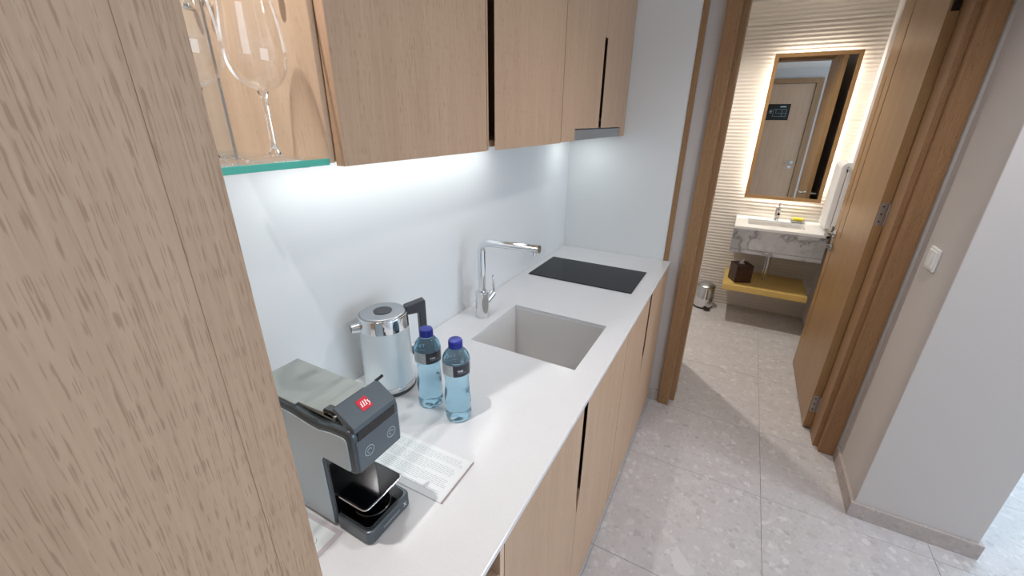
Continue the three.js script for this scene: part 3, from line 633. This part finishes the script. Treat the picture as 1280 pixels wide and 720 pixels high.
{
  const pr = canvasTex(512, 384, (c, w, h) => {
    c.fillStyle = '#cfc6cc'; c.fillRect(0, 0, w, h); c.fillStyle = '#eef3f4'; c.fillRect(26, 26, 200, h - 52); c.fillRect(240, 26, w - 266, h - 52);
    c.strokeStyle = '#8b979c'; c.lineWidth = 3; for (let k = 0; k < 12; k++) { c.beginPath(); c.arc(330 + (k * 37) % 110, 110 + (k * 53) % 120, 12 + (k * 7) % 18, k, k + 3.5); c.stroke(); }
    c.fillStyle = '#3c474b'; c.save(); c.translate(360, 250); c.rotate(0.35); c.fillRect(-7, 0, 14, 84); c.fillRect(-12, -8, 24, 14); c.restore();
  });
  const t = thing('coffee_card', 'small grey-bordered coffee instruction card leaning flat by the side panel', 'card');
  mesh('paper', new RoundedBoxGeometry(0.17, 0.0012, 0.11, 1, 0.0004), std({ color: 0xcfc6cc, roughness: 0.5 }), t);
  mesh('print', new THREE.PlaneGeometry(0.168, 0.108).rotateX(-Math.PI / 2).translate(0, 0.0008, 0), std({ map: pr, roughness: 0.35 }), t);
  t.position.set(-0.597, CT + 0.0008, -0.258); t.rotation.y = 0.05;
}

// ---------------------------------------------------------------- light switch
{
  const t = thing('light_switch', 'white square double light switch on the shaded wall', 'light switch');
  mesh('plate', box(0.691, 0.7, 1.083, 1.169, -2.118, -2.032, 0.003), M.white, t);
  for (const [a, b] of [[-2.109, -2.077], [-2.073, -2.041]]) { const r = mesh('rocker', box(0.687, 0.692, 1.094, 1.158, a, b, 0.0015), M.white, t); r.rotation.z = 0; }
  place(t, 0.7, 1.083, -2.075);
}

// ---------------------------------------------------------------- bathroom
{
  const t = thing('vanity_mirror', 'tall oak-framed bathroom mirror with a glowing warm edge', 'mirror');
  const x0 = 0.047, x1 = 0.583, y0 = 1.01, y1 = 2.076, zf = -4.033, zb = -4.06, w = 0.027;
  for (const [a, b, c, d, gr] of [[x0, x0 + w, y0, y1, 'y'], [x1 - w, x1, y0, y1, 'y'], [x0 + w, x1 - w, y0, y0 + w, 'x'], [x0 + w, x1 - w, y1 - w, y1, 'x']]) mesh('frame_rail', box(a, b, c, d, zb, zf, 0.0015, gr), M.oakDoor, t);
  mesh('mirror_glass', box(x0 + w, x1 - w, y0 + w, y1 - w, zb, zf - 0.008, 0), M.mirror, t);
  mesh('back_box', box(x0 + 0.05, x1 - 0.05, y0 + 0.05, y1 - 0.05, -4.1, zb, 0.001), M.paint, t);
  const I = 170, col = C(1, 0.94, 0.82), zm = -4.078, cx = (x0 + x1) / 2, cy = (y0 + y1) / 2, hw = (x1 - x0) / 2 - 0.045, hh = (y1 - y0) / 2 - 0.045;
  mesh('led_tape', merge([box(cx - hw, cx + hw, cy + hh - 0.004, cy + hh, zm - 0.006, zm + 0.006, 0), box(cx - hw, cx + hw, cy - hh, cy - hh + 0.004, zm - 0.006, zm + 0.006, 0), box(cx - hw, cx - hw + 0.004, cy - hh, cy + hh, zm - 0.006, zm + 0.006, 0), box(cx + hw - 0.004, cx + hw, cy - hh, cy + hh, zm - 0.006, zm + 0.006, 0)]), M.ledWarm, t);
  areaLight(hw * 2, 0.012, col, I, [cx, cy + hh + 0.002, zm], [cx, 9, zm - 0.02], t, 'tape_light');
  areaLight(hw * 2, 0.012, col, I, [cx, cy - hh - 0.002, zm], [cx, -9, zm - 0.02], t, 'tape_light');
  areaLight(0.012, hh * 2, col, I, [cx - hw - 0.002, cy, zm], [-9, cy, zm - 0.02], t, 'tape_light');
  areaLight(0.012, hh * 2, col, I, [cx + hw + 0.002, cy, zm], [9, cy, zm - 0.02], t, 'tape_light');
  place(t, cx, y0, -4.1);
}
{
  const t = thing('vanity_basin', 'grey veined marble washbasin unit hung below the mirror', 'washbasin');
  const x0 = 0.022, x1 = 0.632, z0 = -4.098, z1 = -3.63, yt = 0.846, yb = 0.636;
  mesh('top', prismY(rect(x0, x1, z0, z1), yt - 0.02, yt, 0.0015, 'z', [0, 0], [rect(0.112, 0.5, -3.985, -3.755)]), M.marbleTop, t);
  mesh('apron', merge([box(x0, x1, 0.668, yt - 0.02, z1 - 0.022, z1, 0.001), box(x0, x0 + 0.02, 0.668, yt - 0.02, z0, z1 - 0.022, 0.001), box(x1 - 0.02, x1, 0.668, yt - 0.02, z0, z1 - 0.022, 0.001)]), M.marble, t);
  mesh('lower_edge', merge([box(x0, x1, yb, 0.665, z1 - 0.022, z1, 0.001), box(x0, x0 + 0.02, yb, 0.665, z0, z1 - 0.022, 0.001), box(x1 - 0.02, x1, yb, 0.665, z0, z1 - 0.022, 0.001), box(x0 + 0.02, x1 - 0.02, yb, yb + 0.01, z0, z1 - 0.022, 0)]), M.marble, t);
  const a = 0.104, b = 0.508, c = -3.993, d = -3.747, f = 0.73;
  const bs = mesh('bowl', merge([box(a, b, f - 0.01, f, c, d, 0), box(a, a + 0.008, f, yt - 0.0205, c, d, 0), box(b - 0.008, b, f, yt - 0.0205, c, d, 0), box(a + 0.008, b - 0.008, f, yt - 0.0205, c, c + 0.008, 0), box(a + 0.008, b - 0.008, f, yt - 0.0205, d - 0.008, d, 0)]), M.basin, t);
  mesh('drain', cyl(0.022, 0.022, 0.003, [0.305, f, -3.87], 28), M.chrome, bs);
  place(t, 0.327, yb, -3.864);
}
{
  const t = thing('basin_tap', 'small chrome mixer tap on the marble washbasin', 'tap');
  const X = 0.315, Z = -4.035, Y = 0.8462;
  mesh('body', lathe([[0, 0], [0.024, 0], [0.024, 0.004], [0.021, 0.007], [0.0205, 0.1], [0.018, 0.112], [0, 0.114]], 32).translate(X, Y, Z), M.chrome, t);
  mesh('spout', tube([[X, Y + 0.07, Z + 0.01], [X, Y + 0.078, Z + 0.05], [X, Y + 0.08, Z + 0.1], [X, Y + 0.07, Z + 0.115]], 0.011, 24, 14), M.chrome, t);
  mesh('lever', new RoundedBoxGeometry(0.018, 0.009, 0.085, 2, 0.004).rotateX(-0.35).translate(X, Y + 0.132, Z + 0.028), M.chrome, t);
  place(t, X, Y, Z);
}
{
  const t = thing('soap_dish', 'square glass soap dish on the marble washbasin', 'soap dish');
  mesh('foot', box(0.425, 0.505, 0.8462, 0.851, -4.07, -3.995, 0.002), M.steel, t);
  mesh('dish', prismY(rrect(0.415, 0.515, -4.08, -3.985, 0.012), 0.851, 0.86, 0.002), M.steel, t);
  place(t, 0.465, 0.8462, -4.03);
  const s = mesh('soap_bar', new RoundedBoxGeometry(0.075, 0.022, 0.05, 4, 0.01), M.soap); s.position.set(0.465, 0.8713, -4.03);
  s.userData = { label: 'yellow bar of soap lying in the soap dish', category: 'soap' };
}
{
  const t = thing('waste_pipe', 'chrome waste pipe below the marble washbasin', 'pipe');
  mesh('pipe', cyl(0.018, 0.018, 0.284, [0.325, 0.3505, -3.93], 28), M.chrome, t);
  mesh('collar', cyl(0.026, 0.026, 0.012, [0.325, 0.6235, -3.93], 28), M.chrome, t);
  place(t, 0.325, 0.3505, -3.93);
}
{
  const o = mesh('vanity_shelf', box(0.027, 0.62, 0.304, 0.35, -4.097, -3.65, 0.002, 'x'), woodMat({ light: [236, 204, 128], dark: [214, 178, 100], pore: [170, 130, 66], s: 83, w: 256, h: 512, bands: 6, fibre: 70, pores: 0.25, rough: 0.5 }));
  o.userData = { label: 'thick golden oak shelf mounted low under the washbasin', category: 'shelf' };
}
{
  const t = thing('tissue_box', 'dark brown wooden cube tissue box on the golden shelf', 'tissue box');
  const w = 0.066, h = 0.15;
  mesh('box_shell', merge([prismY(rect(-w, w, -w, w), h - 0.008, h, 0.0012, 'z', [0, 0], [Array.from({ length: 24 }, (_, i) => [0.03 * Math.cos(i / 24 * 6.2832), 0.016 * Math.sin(i / 24 * 6.2832)])]), box(-w, w, 0, h - 0.008, -w, -w + 0.006, 0.001), box(-w, w, 0, h - 0.008, w - 0.006, w, 0.001), box(-w, -w + 0.006, 0, h - 0.008, -w + 0.006, w - 0.006, 0.001), box(w - 0.006, w, 0, h - 0.008, -w + 0.006, w - 0.006, 0.001)]), M.darkLeather, t);
  const tg = new THREE.ConeGeometry(0.024, 0.06, 20, 8, true).translate(0, h + 0.018, 0), tp = tg.attributes.position;
  for (let i = 0; i < tp.count; i++) { const x = tp.getX(i), y = tp.getY(i), z = tp.getZ(i), a = Math.atan2(z, x), k = 1 + 0.35 * Math.sin(3 * a + y * 60) ; tp.setXYZ(i, x * k + 0.008 * Math.sin(y * 70), y, z * k * 0.6); }
  tg.computeVertexNormals();
  mesh('tissue', tg, std({ color: 0xf4f4f2, roughness: 0.95, side: THREE.DoubleSide }), t);
  t.position.set(0.142, 0.3503, -3.81); t.rotation.y = 0.42;
}
{
  const t = thing('pedal_bin', 'small polished steel pedal bin on the bathroom floor', 'bin');
  mesh('bucket', lathe([[0, 0.012], [0.076, 0.012], [0.079, 0.016], [0.08, 0.205], [0, 0.205]], 48), M.chrome, t);
  mesh('foot_ring', lathe([[0, 0], [0.08, 0], [0.083, 0.004], [0.082, 0.014], [0, 0.014]], 48), M.blackGloss, t);
  mesh('lid', lathe([[0, 0.236], [0.03, 0.2345], [0.06, 0.228], [0.079, 0.214], [0.082, 0.207], [0.08, 0.2055], [0, 0.2055]], 48), M.steel, t);
  mesh('pedal', new RoundedBoxGeometry(0.05, 0.008, 0.05, 2, 0.003).translate(0, 0.012, 0.098), M.blackGloss, t);
  t.position.set(-0.1, 0, -3.94); t.rotation.y = 0.45;
}
{
  const t = thing('towel_rail', 'chrome towel rail on the bathroom side wall', 'towel rail');
  mesh('bar', cyl(0.009, 0.009, 0.36, [0.645, 1.305, -4.06], 20, [0, 0, 1]), M.chrome, t);
  for (const z of [-4.045, -3.715]) { const b = mesh('bracket', cyl(0.007, 0.007, 0.052, [0.647, 1.305, z], 16, [1, 0, 0]), M.chrome, t); mesh('rosette', cyl(0.02, 0.02, 0.006, [0.693, 1.305, z], 24, [1, 0, 0]), M.chrome, b); }
  place(t, 0.645, 1.305, -3.88);
}
{ // folded towel draped over the rail
  const r = 0.0095, th = 0.029, pts = [], inn = [];
  const prof = (rad, yb, yb2, low = rad) => { const o = [[0.645 - low, yb], [0.645 - low, 1.27]]; for (let i = 0; i <= 10; i++) { const a = Math.PI - i / 10 * Math.PI; o.push([0.645 + rad * Math.cos(a), 1.305 + rad * Math.sin(a)]); } o.push([0.645 + low, 1.27], [0.645 + low, yb2]); return o; };
  const outline = [...prof(r + th, 0.868, 0.89), ...prof(r, 0.868, 0.89, 0.0015).reverse()];
  const g = extrude(shape(outline), 0.27, 0.005, 3).translate(0, 0, -4.03);
  const t = thing('hand_towel', 'white folded towel hanging over the chrome rail', 'towel');
  mesh('cloth', uvm(g), M.towel, t);
  mesh('hem_band', merge([box(0.6055, 0.6075, 0.93, 0.936, -4.02, -3.77, 0.0005), box(0.6055, 0.6075, 0.95, 0.956, -4.02, -3.77, 0.0005)]), M.white, t);
  place(t, 0.645, 0.868, -3.9);
}

// ---------------------------------------------------------------- ceiling downlights
function downlight(label, x, z, color, cd, angle, radius = 2.5) {
  const t = thing('ceiling_downlight', label, 'ceiling light');
  mesh('ring', lathe([[0.04, 0], [0.052, 0], [0.052, -0.004], [0.04, -0.006]].map(([r, y]) => [r, y]), 36).translate(x, CEIL - 0.0005, z), M.steel, t);
  mesh('lens', cyl(0.039, 0.039, 0.003, [x, CEIL - 0.0055, z], 32), M.lens, t);
  const l = new THREE.SpotLight(color, cd, 0, angle, 0.6, 2); l.name = 'lamp'; l.position.set(x, CEIL - 0.02, z); l.target.position.set(x, 0, z); l.castShadow = true; l.shadow.radius = radius;
  t.add(l); scene.add(l.target); l.target.name = 'lamp_aim';
  return t;
}
const DAY = C(1, 0.96, 0.96), WARM = C(1, 0.92, 0.8);
downlight('recessed ceiling downlight over the aisle near the wall block', 0.5, -1.3, DAY, 9.5, 1.25, 4);
downlight('recessed ceiling downlight in the lounge', 2.4, -1.6, DAY, 14, 1.25, 4);
downlight('recessed bathroom downlight above the mirror', 0.25, -3.62, WARM, 4, 1.2, 1.5);
downlight('recessed bathroom downlight in the middle of the bathroom', -0.5, -3.24, WARM, 16, 1.3, 1.0);

renderer.render(scene, camera);
